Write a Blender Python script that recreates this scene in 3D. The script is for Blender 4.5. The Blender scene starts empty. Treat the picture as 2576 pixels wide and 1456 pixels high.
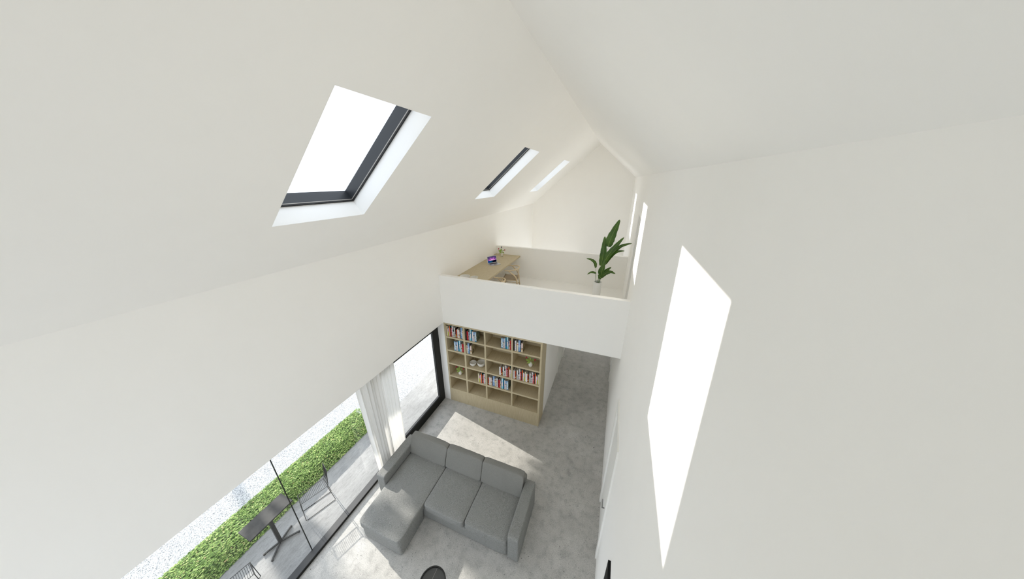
import bpy, bmesh, math, random
from mathutils import Vector, Matrix, noise
C = bpy.context.scene.collection
SC = bpy.context.scene
R = math.radians

# ------------------------------------------------------------------ materials
def new_mat(name):
    m = bpy.data.materials.new(name); m.use_nodes = True
    nt = m.node_tree; b = nt.nodes['Principled BSDF']
    return m, nt, b
def L(nt, a, b): nt.links.new(a, b)
def lin(c):
    def f(v):
        v /= 255.0
        return v/12.92 if v <= 0.04045 else ((v+0.055)/1.055)**2.4
    return (f(c[0]), f(c[1]), f(c[2]), 1)
def plain(name, col, rough=0.6, metal=0.0, spec=None, var=0.0, scale=20.0):
    m, nt, b = new_mat(name)
    b.inputs['Roughness'].default_value = rough; b.inputs['Metallic'].default_value = metal
    if spec is not None: b.inputs['Specular IOR Level'].default_value = spec
    c = lin(col)
    if var > 0:
        tc = nt.nodes.new('ShaderNodeTexCoord'); n = nt.nodes.new('ShaderNodeTexNoise'); n.inputs['Scale'].default_value = scale
        n.inputs['Detail'].default_value = 4
        r = nt.nodes.new('ShaderNodeValToRGB'); r.color_ramp.elements[0].position = .3; r.color_ramp.elements[1].position = .7
        r.color_ramp.elements[0].color = (c[0]*(1-var), c[1]*(1-var), c[2]*(1-var), 1)
        r.color_ramp.elements[1].color = (min(1, c[0]*(1+var)), min(1, c[1]*(1+var)), min(1, c[2]*(1+var)), 1)
        L(nt, tc.outputs['Object'], n.inputs['Vector']); L(nt, n.outputs['Fac'], r.inputs['Fac']); L(nt, r.outputs['Color'], b.inputs['Base Color'])
    else: b.inputs['Base Color'].default_value = c
    return m
def node_noise(nt, vec, scale, detail=3, rough=.5):
    n = nt.nodes.new('ShaderNodeTexNoise'); n.inputs['Scale'].default_value = scale; n.inputs['Detail'].default_value = detail
    n.inputs['Roughness'].default_value = rough; L(nt, vec, n.inputs['Vector']); return n
def ramp(nt, fac, pts, interp='LINEAR'):
    r = nt.nodes.new('ShaderNodeValToRGB'); cr = r.color_ramp; cr.interpolation = interp
    cr.elements[0].position, cr.elements[0].color = pts[0]; cr.elements[1].position, cr.elements[1].color = pts[-1]
    for p, c in pts[1:-1]:
        e = cr.elements.new(p); e.color = c
    L(nt, fac, r.inputs['Fac']); return r
def mix(nt, fac, a, b, mode='MIX'):
    x = nt.nodes.new('ShaderNodeMix'); x.data_type = 'RGBA'; x.blend_type = mode
    for s, v in ((x.inputs[0], fac), (x.inputs[6], a), (x.inputs[7], b)):
        if isinstance(v, (int, float)): s.default_value = v
        elif isinstance(v, tuple): s.default_value = v
        else: L(nt, v, s)
    return x.outputs[2]

M = {}
M['plaster'] = plain('white_plaster', (249, 247.5, 244), .9, spec=.1, var=.004, scale=3)
M['reveal'] = plain('white_paint', (240, 240, 238), .7, spec=.3)
M['joinery'] = plain('white_joinery', (238, 237, 232), .5, spec=.3)
M['frame'] = plain('dark_anodised_frame', (24, 24, 21), .55, spec=.3)
M['sill'] = plain('grey_anodised_sill', (70, 70, 70), .45, metal=.2, spec=.4, var=.08, scale=300)
M['roofframe'] = plain('anthracite_roof_frame', (42, 45, 48), .45, spec=.4)
M['gasket'] = plain('black_gasket', (10, 10, 11), .6)
M['strip'] = plain('grey_seal_strip', (150, 146, 140), .4)
M['ceramic'] = plain('white_glazed_ceramic', (228, 226, 220), .3, spec=.5, var=.02, scale=30)
M['ceramic_dull'] = plain('unglazed_white_ceramic', (222, 218, 208), .6, spec=.3)
M['seam'] = plain('hairline_seam', (176, 174, 168), .5)
M['potwhite'] = plain('matt_white_pot', (232, 232, 230), .5)
M['soil'] = plain('dark_potting_soil', (60, 48, 36), .95, var=.4, scale=60)
M['metal_wire'] = plain('black_powder_coated_wire', (28, 28, 28), .45, spec=.4)
M['chrome'] = plain('brushed_steel', (150, 150, 148), .35, metal=.9)
M['alu'] = plain('silver_aluminium', (196, 198, 200), .35, metal=.35)
M['keys'] = plain('dark_keys', (46, 46, 46), .6)
M['beech'] = plain('pale_soaped_wood', (206, 186, 152), .5, var=.06, scale=40)
M['black'] = plain('black_picture_frame', (5, 5, 5), .5, spec=.2)
M['canvas'] = plain('white_canvas', (230, 229, 224), .9)
M['pages'] = plain('book_pages', (196, 188, 172), .9, var=.08, scale=200)
M['stem'] = plain('green_stem', (96, 122, 66), .6)
M['bloom'] = plain('crimson_bloom', (178, 16, 56), .6, var=.2, scale=120)
M['darkbloom'] = plain('dark_bud', (38, 36, 58), .6)
M['bark'] = plain('brown_bark', (84, 70, 56), .95, var=.35, scale=12)
M['tableblack'] = plain('charcoal_table_metal', (48, 48, 46), .5, spec=.4, var=.12, scale=60)
M['traytop'] = plain('dark_grey_tray', (66, 66, 64), .45, var=.06, scale=90)
M['trayrim'] = plain('black_tray_rim', (26, 25, 22), .5, var=.2, scale=80)

def leafmat(name, c1, c2, scale, trans=.25, rough=.5):
    m, nt, b = new_mat(name)
    tc = nt.nodes.new('ShaderNodeTexCoord'); n = node_noise(nt, tc.outputs['Object'], scale, 2)
    r = ramp(nt, n.outputs['Fac'], [(.32, lin(c1)), (.68, lin(c2))]); L(nt, r.outputs['Color'], b.inputs['Base Color'])
    b.inputs['Roughness'].default_value = rough
    tr = nt.nodes.new('ShaderNodeBsdfTranslucent'); L(nt, r.outputs['Color'], tr.inputs['Color'])
    ms = nt.nodes.new('ShaderNodeMixShader'); ms.inputs[0].default_value = trans
    L(nt, b.outputs[0], ms.inputs[1]); L(nt, tr.outputs[0], ms.inputs[2]); L(nt, ms.outputs[0], nt.nodes['Material Output'].inputs[0])
    return m
M['leaf'] = leafmat('banana_leaf_green', (50, 84, 20), (72, 106, 30), 5, .14, .38)
M['midrib'] = plain('pale_green_midrib', (140, 164, 92), .5)
M['flowerleaf'] = leafmat('fresh_green_leaf', (120, 154, 46), (176, 200, 100), 70, .3)
M['treeleaf'] = leafmat('tree_leaf', (60, 92, 30), (110, 140, 60), 3, .2)

def hedge_leaf():
    m, nt, b = new_mat('hedge_leaf')
    tc = nt.nodes.new('ShaderNodeTexCoord')
    at = nt.nodes.new('ShaderNodeAttribute'); at.attribute_name = 'shade'
    r = ramp(nt, at.outputs['Fac'], [(0, lin((60, 92, 34))), (.35, lin((116, 150, 70))), (.7, lin((166, 194, 108))), (.93, lin((214, 226, 152))), (1, lin((222, 200, 150)))])
    L(nt, r.outputs['Color'], b.inputs['Base Color']); b.inputs['Roughness'].default_value = .55
    return m
M['hedgeleaf'] = hedge_leaf()
M['hedgecore'] = plain('hedge_inner_twigs', (62, 84, 36), .95, var=.4, scale=40)

def concrete(name, base, dark, light, pit=1.0, scale=1.0, streak=False):
    m, nt, b = new_mat(name)
    tc = nt.nodes.new('ShaderNodeTexCoord'); v = tc.outputs['Object']
    if streak:
        mp = nt.nodes.new('ShaderNodeMapping'); mp.inputs['Scale'].default_value = (2.4, .7, 1); mp.inputs['Rotation'].default_value = (0, 0, R(-8))
        L(nt, v, mp.inputs['Vector']); v = mp.outputs[0]
    n1 = node_noise(nt, v, 1.3*scale, 5, .6); n2 = node_noise(nt, v, 7*scale, 6, .65); n3 = node_noise(nt, v, 70*scale, 3, .6)
    r1 = ramp(nt, n1.outputs['Fac'], [(.3, lin(dark)), (.5, lin(base)), (.72, lin(light))])
    r2 = ramp(nt, n2.outputs['Fac'], [(.3, (.70, .70, .70, 1)), (.5, (.93, .93, .93, 1)), (.68, (1.0, 1.0, 1.0, 1))])
    c = mix(nt, 1.0, r1.outputs['Color'], r2.outputs['Color'], 'MULTIPLY')
    r3 = ramp(nt, n3.outputs['Fac'], [(.34, (.70, .70, .70, 1)), (.62, (1.0, 1.0, 1.0, 1))])
    c = mix(nt, .8, c, r3.outputs['Color'], 'MULTIPLY')
    # dark pores of two sizes, clustered
    for sc, th, den in ((9, .085, .55), (20, .13, .50), (42, .20, .46)):
        vo = nt.nodes.new('ShaderNodeTexVoronoi'); vo.inputs['Scale'].default_value = sc*scale
        wob = node_noise(nt, v, 45*scale, 2); add = mix(nt, .030, v, wob.outputs['Color'], 'ADD'); L(nt, add, vo.inputs['Vector'])
        sub = nt.nodes.new('ShaderNodeSeparateColor'); L(nt, vo.outputs['Color'], sub.inputs[0])
        g = nt.nodes.new('ShaderNodeMath'); g.operation = 'MULTIPLY'; L(nt, sub.outputs[0], g.inputs[0]); g.inputs[1].default_value = th*1.0
        lt = nt.nodes.new('ShaderNodeMath'); lt.operation = 'LESS_THAN'; L(nt, vo.outputs['Distance'], lt.inputs[0]); L(nt, g.outputs[0], lt.inputs[1])
        cl = node_noise(nt, v, 2.6*scale, 2); gt = nt.nodes.new('ShaderNodeMath'); gt.operation = 'GREATER_THAN'; L(nt, cl.outputs['Fac'], gt.inputs[0]); gt.inputs[1].default_value = den
        mu = nt.nodes.new('ShaderNodeMath'); mu.operation = 'MULTIPLY'; L(nt, lt.outputs[0], mu.inputs[0]); L(nt, gt.outputs[0], mu.inputs[1])
        mu2 = nt.nodes.new('ShaderNodeMath'); mu2.operation = 'MULTIPLY'; L(nt, mu.outputs[0], mu2.inputs[0]); mu2.inputs[1].default_value = .8*pit
        c = mix(nt, mu2.outputs[0], c, (.045, .045, .045, 1))
    L(nt, c, b.inputs['Base Color']); b.inputs['Roughness'].default_value = .62; b.inputs['Specular IOR Level'].default_value = .3
    return m
M['floor'] = concrete('cast_concrete_floor', (196, 194, 189), (184, 182, 177), (208, 206, 201))
M['patio'] = concrete('patio_concrete', (156, 156, 154), (144, 144, 142), (170, 170, 168), pit=1.0, scale=1.6, streak=True)
M['loftfloor'] = plain('white_loft_floor', (247, 245, 241), .6, var=.006)
M['darktable'] = concrete('dark_pitted_tabletop', (62, 61, 58), (46, 45, 43), (74, 72, 68), pit=1.0, scale=2.5)

def gravel():
    m, nt, b = new_mat('white_gravel')
    tc = nt.nodes.new('ShaderNodeTexCoord'); v = tc.outputs['Object']
    vo = nt.nodes.new('ShaderNodeTexVoronoi'); vo.inputs['Scale'].default_value = 115; L(nt, v, vo.inputs['Vector'])
    sp = nt.nodes.new('ShaderNodeSeparateColor'); L(nt, vo.outputs['Color'], sp.inputs[0])
    r = ramp(nt, sp.outputs[0], [(0, lin((92, 96, 100))), (.16, lin((138, 142, 145))), (.34, lin((186, 188, 189))), (1, lin((212, 212, 210)))])
    r2 = ramp(nt, vo.outputs['Distance'], [(.35, (1, 1, 1, 1)), (.75, (.45, .46, .48, 1))])
    c = mix(nt, 1.0, r.outputs['Color'], r2.outputs['Color'], 'MULTIPLY')
    L(nt, c, b.inputs['Base Color']); b.inputs['Roughness'].default_value = .95; b.inputs['Specular IOR Level'].default_value = .1
    bm_ = nt.nodes.new('ShaderNodeBump'); bm_.inputs['Strength'].default_value = .35; bm_.inputs['Distance'].default_value = .01; bm_.invert = True
    L(nt, vo.outputs['Distance'], bm_.inputs['Height']); L(nt, bm_.outputs[0], b.inputs['Normal'])
    return m
M['gravel'] = gravel()

def oak(name, axis):
    m, nt, b = new_mat(name)
    tc = nt.nodes.new('ShaderNodeTexCoord'); mp = nt.nodes.new('ShaderNodeMapping')
    s = [1, 1, 1]; s = {'x': (2.2, 60, 60), 'y': (60, 2.2, 60), 'z': (60, 60, 2.2)}[axis]
    mp.inputs['Scale'].default_value = s; L(nt, tc.outputs['Object'], mp.inputs['Vector'])
    n = node_noise(nt, mp.outputs[0], 2.6, 5, .7)
    r = ramp(nt, n.outputs['Fac'], [(.28, lin((176, 161, 129))), (.5, lin((192, 178, 147))), (.72, lin((208, 196, 168)))])
    L(nt, r.outputs['Color'], b.inputs['Base Color']); b.inputs['Roughness'].default_value = .55; b.inputs['Specular IOR Level'].default_value = .3
    return m
M['oak_z'] = oak('oak_veneer_upright', 'z'); M['oak_y'] = oak('oak_veneer_shelf', 'y')

def fabric(name, c1, c2, scale=130):
    m, nt, b = new_mat(name)
    tc = nt.nodes.new('ShaderNodeTexCoord'); v = tc.outputs['Object']
    n = node_noise(nt, v, scale, 3, .8); n2 = node_noise(nt, v, 3, 3)
    r = ramp(nt, n.outputs['Fac'], [(.34, lin(c1)), (.66, lin(c2))])
    r2 = ramp(nt, n2.outputs['Fac'], [(.3, (.93, .93, .93, 1)), (.7, (1, 1, 1, 1))])
    L(nt, mix(nt, 1, r.outputs['Color'], r2.outputs['Color'], 'MULTIPLY'), b.inputs['Base Color'])
    b.inputs['Roughness'].default_value = .95; b.inputs['Specular IOR Level'].default_value = .1
    bp = nt.nodes.new('ShaderNodeBump'); bp.inputs['Strength'].default_value = .25; bp.inputs['Distance'].default_value = .004
    L(nt, n.outputs['Fac'], bp.inputs['Height']); L(nt, bp.outputs[0], b.inputs['Normal'])
    return m
M['fabric'] = fabric('flecked_grey_upholstery', (78, 79, 78), (176, 176, 172), 210)
M['fabric2'] = fabric('smooth_grey_upholstery', (120, 119, 114), (142, 141, 136), 200)
M['cord'] = fabric('woven_paper_cord', (150, 134, 112), (184, 168, 144), 90)

def glass(name):
    m, nt, b = new_mat(name); nt.nodes.remove(b)
    t = nt.nodes.new('ShaderNodeBsdfTransparent'); t.inputs[0].default_value = (.985, .985, .985, 1)
    g = nt.nodes.new('ShaderNodeBsdfGlossy'); g.inputs['Roughness'].default_value = 0.0
    f = nt.nodes.new('ShaderNodeFresnel')
    ge = nt.nodes.new('ShaderNodeNewGeometry'); mr = nt.nodes.new('ShaderNodeMapRange'); mr.inputs['To Min'].default_value = 1.45; mr.inputs['To Max'].default_value = 1/1.45
    L(nt, ge.outputs['Backfacing'], mr.inputs['Value']); L(nt, mr.outputs[0], f.inputs['IOR'])   # the same reflectance from either side of the pane
    ms = nt.nodes.new('ShaderNodeMixShader'); L(nt, f.outputs[0], ms.inputs[0]); L(nt, t.outputs[0], ms.inputs[1]); L(nt, g.outputs[0], ms.inputs[2])
    L(nt, ms.outputs[0], nt.nodes['Material Output'].inputs[0]); return m
M['glass'] = glass('clear_glass')
def sheer():
    m, nt, b = new_mat('sheer_white_curtain')
    b.inputs['Base Color'].default_value = lin((244, 243, 240)); b.inputs['Roughness'].default_value = .9; b.inputs['Specular IOR Level'].default_value = .1
    tl = nt.nodes.new('ShaderNodeBsdfTranslucent'); tl.inputs[0].default_value = lin((244, 243, 240))
    ms = nt.nodes.new('ShaderNodeMixShader'); ms.inputs[0].default_value = .22; L(nt, b.outputs[0], ms.inputs[1]); L(nt, tl.outputs[0], ms.inputs[2])
    L(nt, ms.outputs[0], nt.nodes['Material Output'].inputs[0]); return m
M['curtain'] = sheer()
def screen():
    m, nt, b = new_mat('laptop_wallpaper'); nt.nodes.remove(b)
    tc = nt.nodes.new('ShaderNodeTexCoord'); sx = nt.nodes.new('ShaderNodeSeparateXYZ'); L(nt, tc.outputs['Generated'], sx.inputs[0])
    # a purple and pink glow fanning up from the lower middle, dark blue below
    def math_(op, a, b_=None):
        n = nt.nodes.new('ShaderNodeMath'); n.operation = op
        for i, v in enumerate((a, b_)):
            if v is None: continue
            if isinstance(v, (int, float)): n.inputs[i].default_value = v
            else: L(nt, v, n.inputs[i])
        return n.outputs[0]
    dx = math_('SUBTRACT', sx.outputs[0], .52); dz = math_('SUBTRACT', sx.outputs[1], .25)
    rad = math_('SQRT', math_('ADD', math_('MULTIPLY', dx, dx), math_('MULTIPLY', dz, dz)))
    ang = math_('ARCTAN2', dz, dx)
    st = math_('MULTIPLY', math_('ADD', math_('SINE', math_('MULTIPLY', ang, 9)), 1), .10)
    r = ramp(nt, math_('ADD', rad, st), [(0, lin((240, 214, 224))), (.2, lin((214, 160, 190))), (.42, lin((150, 78, 148))), (.62, lin((84, 56, 110))), (.85, lin((60, 56, 78)))])
    low = math_('LESS_THAN', dz, math_('MULTIPLY', math_('ABSOLUTE', dx), .55)); 
    r2 = ramp(nt, sx.outputs[0], [(0, lin((14, 40, 110))), (.35, lin((10, 60, 84))), (.6, lin((8, 8, 24))), (1, lin((4, 4, 20)))])
    low2 = math_('MULTIPLY', math_('LESS_THAN', sx.outputs[1], .34), 1)
    c = mix(nt, low2, r.outputs['Color'], r2.outputs['Color'])
    e = nt.nodes.new('ShaderNodeEmission'); L(nt, c, e.inputs[0]); e.inputs[1].default_value = .9
    L(nt, e.outputs[0], nt.nodes['Material Output'].inputs[0]); return m
M['screen'] = screen()

# ------------------------------------------------------------------ object helpers
def finish(o, m, parent=None, smooth=False):
    C.objects.link(o)
    if m is not None:
        for mm in (m if isinstance(m, (list, tuple)) else [m]): o.data.materials.append(mm)
    if parent is not None: o.parent = parent
    if smooth:
        for p in o.data.polygons: p.use_smooth = True
    return o
def obj(name, bm, m, parent=None, smooth=False, loc=None, recalc=True):
    if recalc and bm.faces: bmesh.ops.recalc_face_normals(bm, faces=bm.faces)
    me = bpy.data.meshes.new(name); bm.to_mesh(me); bm.free()
    o = bpy.data.objects.new(name, me); finish(o, m, parent, smooth)
    if loc is not None: o.location = loc
    return o
def tag(o, label, cat, group=None, kind=None):
    o['label'] = label; o['category'] = cat
    if group: o['group'] = group
    if kind: o['kind'] = kind
    return o
def thing(name, label, cat, loc=(0, 0, 0), rz=0.0, group=None):
    o = bpy.data.objects.new(name, None); C.objects.link(o); o.empty_display_size = .1
    o.location = loc; o.rotation_euler = (0, 0, rz); return tag(o, label, cat, group)
def struct(o): o['kind'] = 'structure'; return o
def copy_tree(o, parent=None):
    c = o.copy(); C.objects.link(c)
    if parent is not None: c.parent = parent; c.matrix_parent_inverse = o.matrix_parent_inverse.copy()
    for ch in list(o.children): copy_tree(ch, c)
    return c
def box(bm, x0, x1, y0, y1, z0, z1, mi=0):
    v = [bm.verts.new(p) for p in ((x0, y0, z0), (x1, y0, z0), (x1, y1, z0), (x0, y1, z0), (x0, y0, z1), (x1, y0, z1), (x1, y1, z1), (x0, y1, z1))]
    fs = [bm.faces.new([v[i] for i in q]) for q in ((0, 3, 2, 1), (4, 5, 6, 7), (0, 1, 5, 4), (1, 2, 6, 5), (2, 3, 7, 6), (3, 0, 4, 7))]
    for f in fs: f.material_index = mi
    return v
def boxo(name, dims, m, parent=None, bev=0.0, seg=2):
    bm = bmesh.new(); box(bm, *dims)
    if bev > 0:
        bmesh.ops.recalc_face_normals(bm, faces=bm.faces)
        bmesh.ops.bevel(bm, geom=list(bm.edges), offset=bev, segments=seg, affect='EDGES', profile=.5)
    return obj(name, bm, m, parent)
def tube(bm, pts, rad, n=8, cap=True):
    pts = [Vector(p) for p in pts]; rs = rad if isinstance(rad, (list, tuple)) else [rad]*len(pts)
    rings = []; ref = Vector((0, 0, 1))
    for i, p in enumerate(pts):
        d = (pts[min(i+1, len(pts)-1)] - pts[max(i-1, 0)]).normalized()
        if abs(d.dot(ref)) > .95: ref = Vector((1, 0, 0)) if abs(d.x) < .9 else Vector((0, 1, 0))
        a = d.cross(ref).normalized(); b = a.cross(d).normalized(); ref = b
        rings.append([bm.verts.new(p + (a*math.cos(t) + b*math.sin(t))*rs[i]) for t in [2*math.pi*k/n for k in range(n)]])
    for i in range(len(rings)-1):
        for k in range(n):
            bm.faces.new((rings[i][k], rings[i][(k+1) % n], rings[i+1][(k+1) % n], rings[i+1][k]))
    if cap:
        bm.faces.new(rings[0][::-1]); bm.faces.new(rings[-1])
def lathe(bm, prof, n=32, cx=0, cy=0):
    rings = []
    for r, z in prof:
        if r < 1e-6: rings.append([bm.verts.new((cx, cy, z))])
        else: rings.append([bm.verts.new((cx + r*math.cos(2*math.pi*k/n), cy + r*math.sin(2*math.pi*k/n), z)) for k in range(n)])
    for i in range(len(rings)-1):
        a, b = rings[i], rings[i+1]
        for k in range(n):
            if len(a) == 1 and len(b) > 1: bm.faces.new((a[0], b[(k+1) % n], b[k]))
            elif len(b) == 1 and len(a) > 1: bm.faces.new((a[k], a[(k+1) % n], b[0]))
            elif len(a) > 1: bm.faces.new((a[k], a[(k+1) % n], b[(k+1) % n], b[k]))
def bez(p0, p1, p2, n=10):
    p0, p1, p2 = Vector(p0), Vector(p1), Vector(p2)
    return [(1-t)**2*p0 + 2*t*(1-t)*p1 + t*t*p2 for t in [i/n for i in range(n+1)]]
def spline(pts, n=6):
    P = [Vector(p) for p in pts]; out = []
    for i in range(len(P)-1):
        a = P[max(i-1, 0)]; b = P[i]; c = P[i+1]; d = P[min(i+2, len(P)-1)]
        for k in range(n):
            t = k/n; out.append(.5*((2*b) + (c-a)*t + (2*a-5*b+4*c-d)*t*t + (-a+3*b-3*c+d)*t**3))
    out.append(P[-1]); return out
def slab(name, O, U, V, N, u0, u1, v0, v1, t, holes, m, parent=None, hole_mat=None):
    """closed plate in the plane O + uU + vV, thickness t along N, with rectangular holes."""
    O, U, V, N = map(Vector, (O, U, V, N))
    us = sorted({u0, u1, *[h[0] for h in holes], *[h[1] for h in holes]}); vs = sorted({v0, v1, *[h[2] for h in holes], *[h[3] for h in holes]})
    us = [u for u in us if u0 <= u <= u1]; vs = [v for v in vs if v0 <= v <= v1]
    def solid(i, j):
        if i < 0 or j < 0 or i >= len(us)-1 or j >= len(vs)-1: return None
        cu = (us[i]+us[i+1])/2; cv = (vs[j]+vs[j+1])/2
        return not any(h[0] < cu < h[1] and h[2] < cv < h[3] for h in holes)
    bm = bmesh.new(); cache = {}
    def vt(i, j, k):
        if (i, j, k) not in cache: cache[(i, j, k)] = bm.verts.new(O + U*us[i] + V*vs[j] + N*(t*k))
        return cache[(i, j, k)]
    for i in range(len(us)-1):
        for j in range(len(vs)-1):
            if not solid(i, j): continue
            bm.faces.new((vt(i, j, 0), vt(i+1, j, 0), vt(i+1, j+1, 0), vt(i, j+1, 0)))
            bm.faces.new((vt(i, j, 1), vt(i, j+1, 1), vt(i+1, j+1, 1), vt(i+1, j, 1)))
            for (di, dj, a, b) in ((-1, 0, (i, j), (i, j+1)), (1, 0, (i+1, j), (i+1, j+1)), (0, -1, (i, j), (i+1, j)), (0, 1, (i, j+1), (i+1, j+1))):
                s = solid(i+di, j+dj)
                if not s:
                    f = bm.faces.new((vt(*a, 0), vt(*b, 0), vt(*b, 1), vt(*a, 1)))
                    if s is False and hole_mat: f.material_index = 1
    return obj(name, bm, [m, hole_mat] if hole_mat else m, parent)

# ------------------------------------------------------------------ room
XL, XR, YP, YG, Y0 = -3.76, .43, 5.103, 12.84, -3.2
ZE_L, ZE_R, XRID, ZRID = 4.815, 5.93, -1.032, 7.165
ZL = 2.5
# floor, loft slab
struct(boxo('floor', (-4.10, 1.9, Y0-.3, YG+.3, -.25, 0), M['floor']))
struct(boxo('ground', (-60, -5.0601, -40, 60, -.3, -.004), M['gravel']))
struct(boxo('ground', (-5.06, -4.10, Y0-.3, 20, -.3, -.002), M['patio']))
struct(boxo('ground', (-5.22, -5.06, Y0-.3, 3.72, -.3, -.002), M['patio']))
struct(boxo('ground', (-5.06, 8, -40, Y0-.3, -.3, -.004), M['gravel']))
struct(boxo('ground', (1.9, 40, Y0-.3, 60, -.3, -.004), M['gravel']))
struct(boxo('floor', (XL, XR, YP+.02, 8.56, ZL+.002, 2.74), M['loftfloor']))
struct(boxo('wall_loft', (XL, XR, YP, YP+.11, ZL, 3.757), M['plaster']))
struct(boxo('wall_loft', (XL, XR, 8.45, 8.57, ZL, 3.757), M['plaster']))
# left wall with the big glazed opening below
slab('wall_left', (XL, 0, 0), (0, 1, 0), (0, 0, 1), (-1, 0, 0), Y0, YG, 0, ZE_L+.30, .39, [(Y0+.3, YP, -1, ZL), (8.8, 12.6, .1, 2.45)], M['plaster'])
struct(bpy.data.objects['wall_left'])
# right wall: ground floor door opening, loft doorway
DR = [(-2.9, -1.6, .1, 5.4), (3.00, 3.84, -1, 2.42), (6.14, 7.0, 2.74, 5.12), (7.62, 8.42, -1, 2.32)]
struct(slab('wall_right', (XR, 0, 0), (0, 1, 0), (0, 0, 1), (1, 0, 0), Y0, YG, 0, ZE_R+.25, .25, DR, M['plaster']))
def gable(name, y0, y1, hole, zb=0):
    pts = [(XL-.1, zb), (XR+.1, zb), (XR+.1, ZE_R+.02), (XRID, ZRID+.1), (XL-.1, ZE_L)]
    bm = bmesh.new()
    if not hole:
        a = [bm.verts.new((x, y0, z)) for x, z in pts]; b = [bm.verts.new((x, y1, z)) for x, z in pts]
        bm.faces.new(a); bm.faces.new(b[::-1])
        for i in range(len(pts)):
            j = (i+1) % len(pts); bm.faces.new((a[i], b[i], b[j], a[j]))
    else:
        hx0, hx1, hz1 = hole
        rim = 5.9
        box(bm, XL-.1, hx0, y0, y1, 0, 4.7); box(bm, hx1, XR+.1, y0, y1, 0, 5.9); box(bm, hx0, hx1, y0, y1, hz1, 5.0)
        p2 = [(XL-.1, 4.7), (hx0, 4.7), (hx0, 5.0), (hx1, 5.0), (hx1, 5.9), (XR+.1, 5.9), (XRID, ZRID+.1), (XL-.1, ZE_L)]
        a = [bm.verts.new((x, y0, z)) for x, z in p2]; b = [bm.verts.new((x, y1, z)) for x, z in p2]
        bm.faces.new(a); bm.faces.new(b[::-1])
        for i in range(len(p2)):
            j = (i+1) % len(p2); bm.faces.new((a[i], b[i], b[j], a[j]))
        bmesh.ops.triangulate(bm, faces=bm.faces)
    return struct(obj(name, bm, M['plaster']))
gable('wall_back', YG, YG+.3, None, 2.62)
struct(slab('wall_back', (XL-.1, YG, 0), (1, 0, 0), (0, 0, 1), (0, 1, 0), 0, XR+.1-XL+.1, 0, 2.62, .3, [(.3, 2.35, .1, 2.5), (2.7, 4.2, .0, 2.5)], M['plaster']))
gable('wall_front', Y0-.3, Y0, (-3.5, .2, 4.9))
# roof slopes
th = math.atan2(ZRID-ZE_L, XRID-XL); US = Vector((math.cos(th), 0, math.sin(th))); NS = Vector((-math.sin(th), 0, math.cos(th)))
SL = math.hypot(ZRID-ZE_L, XRID-XL)
S0, S1, RD = .962, 2.488, .325
SKY = [(1.63, 2.69), (5.70, 6.76), (9.79, 10.84)]
struct(slab('ceiling', (XL, 0, ZE_L), (0, 1, 0), US, NS, Y0-.3, YG+.3, -.45, SL, RD, [(a, b, S0, S1) for a, b in SKY], M['plaster'], None, M['reveal']))
th2 = math.atan2(ZRID-ZE_R, XR-XRID); U2 = Vector((-math.cos(th2), 0, math.sin(th2))); N2 = Vector((math.sin(th2), 0, math.cos(th2)))
struct(slab('ceiling', (XR, 0, ZE_R), (0, 1, 0), U2, N2, Y0-.3, YG+.3, -.35, math.hypot(ZRID-ZE_R, XR-XRID), RD, [], M['plaster']))
# ridge cap closes the gap between the two slopes
bm = bmesh.new()
pa = Vector((XRID, 0, ZRID)); pb = pa + NS*RD; pc = pa + N2*RD
for i, y in enumerate((Y0-.3, YG+.3)):
    pass
va = [bm.verts.new((p.x, y, p.z)) for y in (Y0-.3, YG+.3) for p in (pa+Vector((0, 0, .03)), pb, pa+Vector((0, 0, .55)), pc)]
bm.faces.new(va[0:4]); bm.faces.new(va[4:8][::-1])
for i in range(4):
    j = (i+1) % 4; bm.faces.new((va[i], va[4+i], va[4+j], va[j]))
struct(obj('trim_1', bm, M['plaster']))
# skylights
for k, (ya, yb) in enumerate(SKY):
    t = bpy.data.objects.new('window_%d' % (k+1), None); C.objects.link(t); t['kind'] = 'structure'
    O = Vector((XL, 0, ZE_L)); e = .006
    def P(y, s, d): return O + Vector((0, y, 0)) + US*s + NS*d
    def ring(name, d0, d1, w0, w1, m):
        bm = bmesh.new(); rows = []
        for (d, w) in ((d0, w0), (d1, w0), (d1, w1), (d0, w1)):
            rows.append([bm.verts.new(P(y, s, d)) for y, s in ((ya+w, S0+w), (yb-w, S0+w), (yb-w, S1-w), (ya+w, S1-w))])
        for r in range(4):
            for q in range(4):
                bm.faces.new((rows[r][q], rows[r][(q+1) % 4], rows[(r+1) % 4][(q+1) % 4], rows[(r+1) % 4][q]))
        return obj(name, bm, m, t)
    ring('window_frame', .222, .36, -.002, .016, M['roofframe'])
    ring('gasket', .205, .222, -.002, .020, M['gasket'])
    ring('seal_strip', .218, .228, .004, .022, M['strip'])
    bm = bmesh.new(); bm.faces.new([bm.verts.new(P(y, s, .335)) for y, s in ((ya+.01, S0+.01), (yb-.01, S0+.01), (yb-.01, S1-.01), (ya+.01, S1-.01))])
    obj('pane', bm, M['glass'], t)
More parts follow.
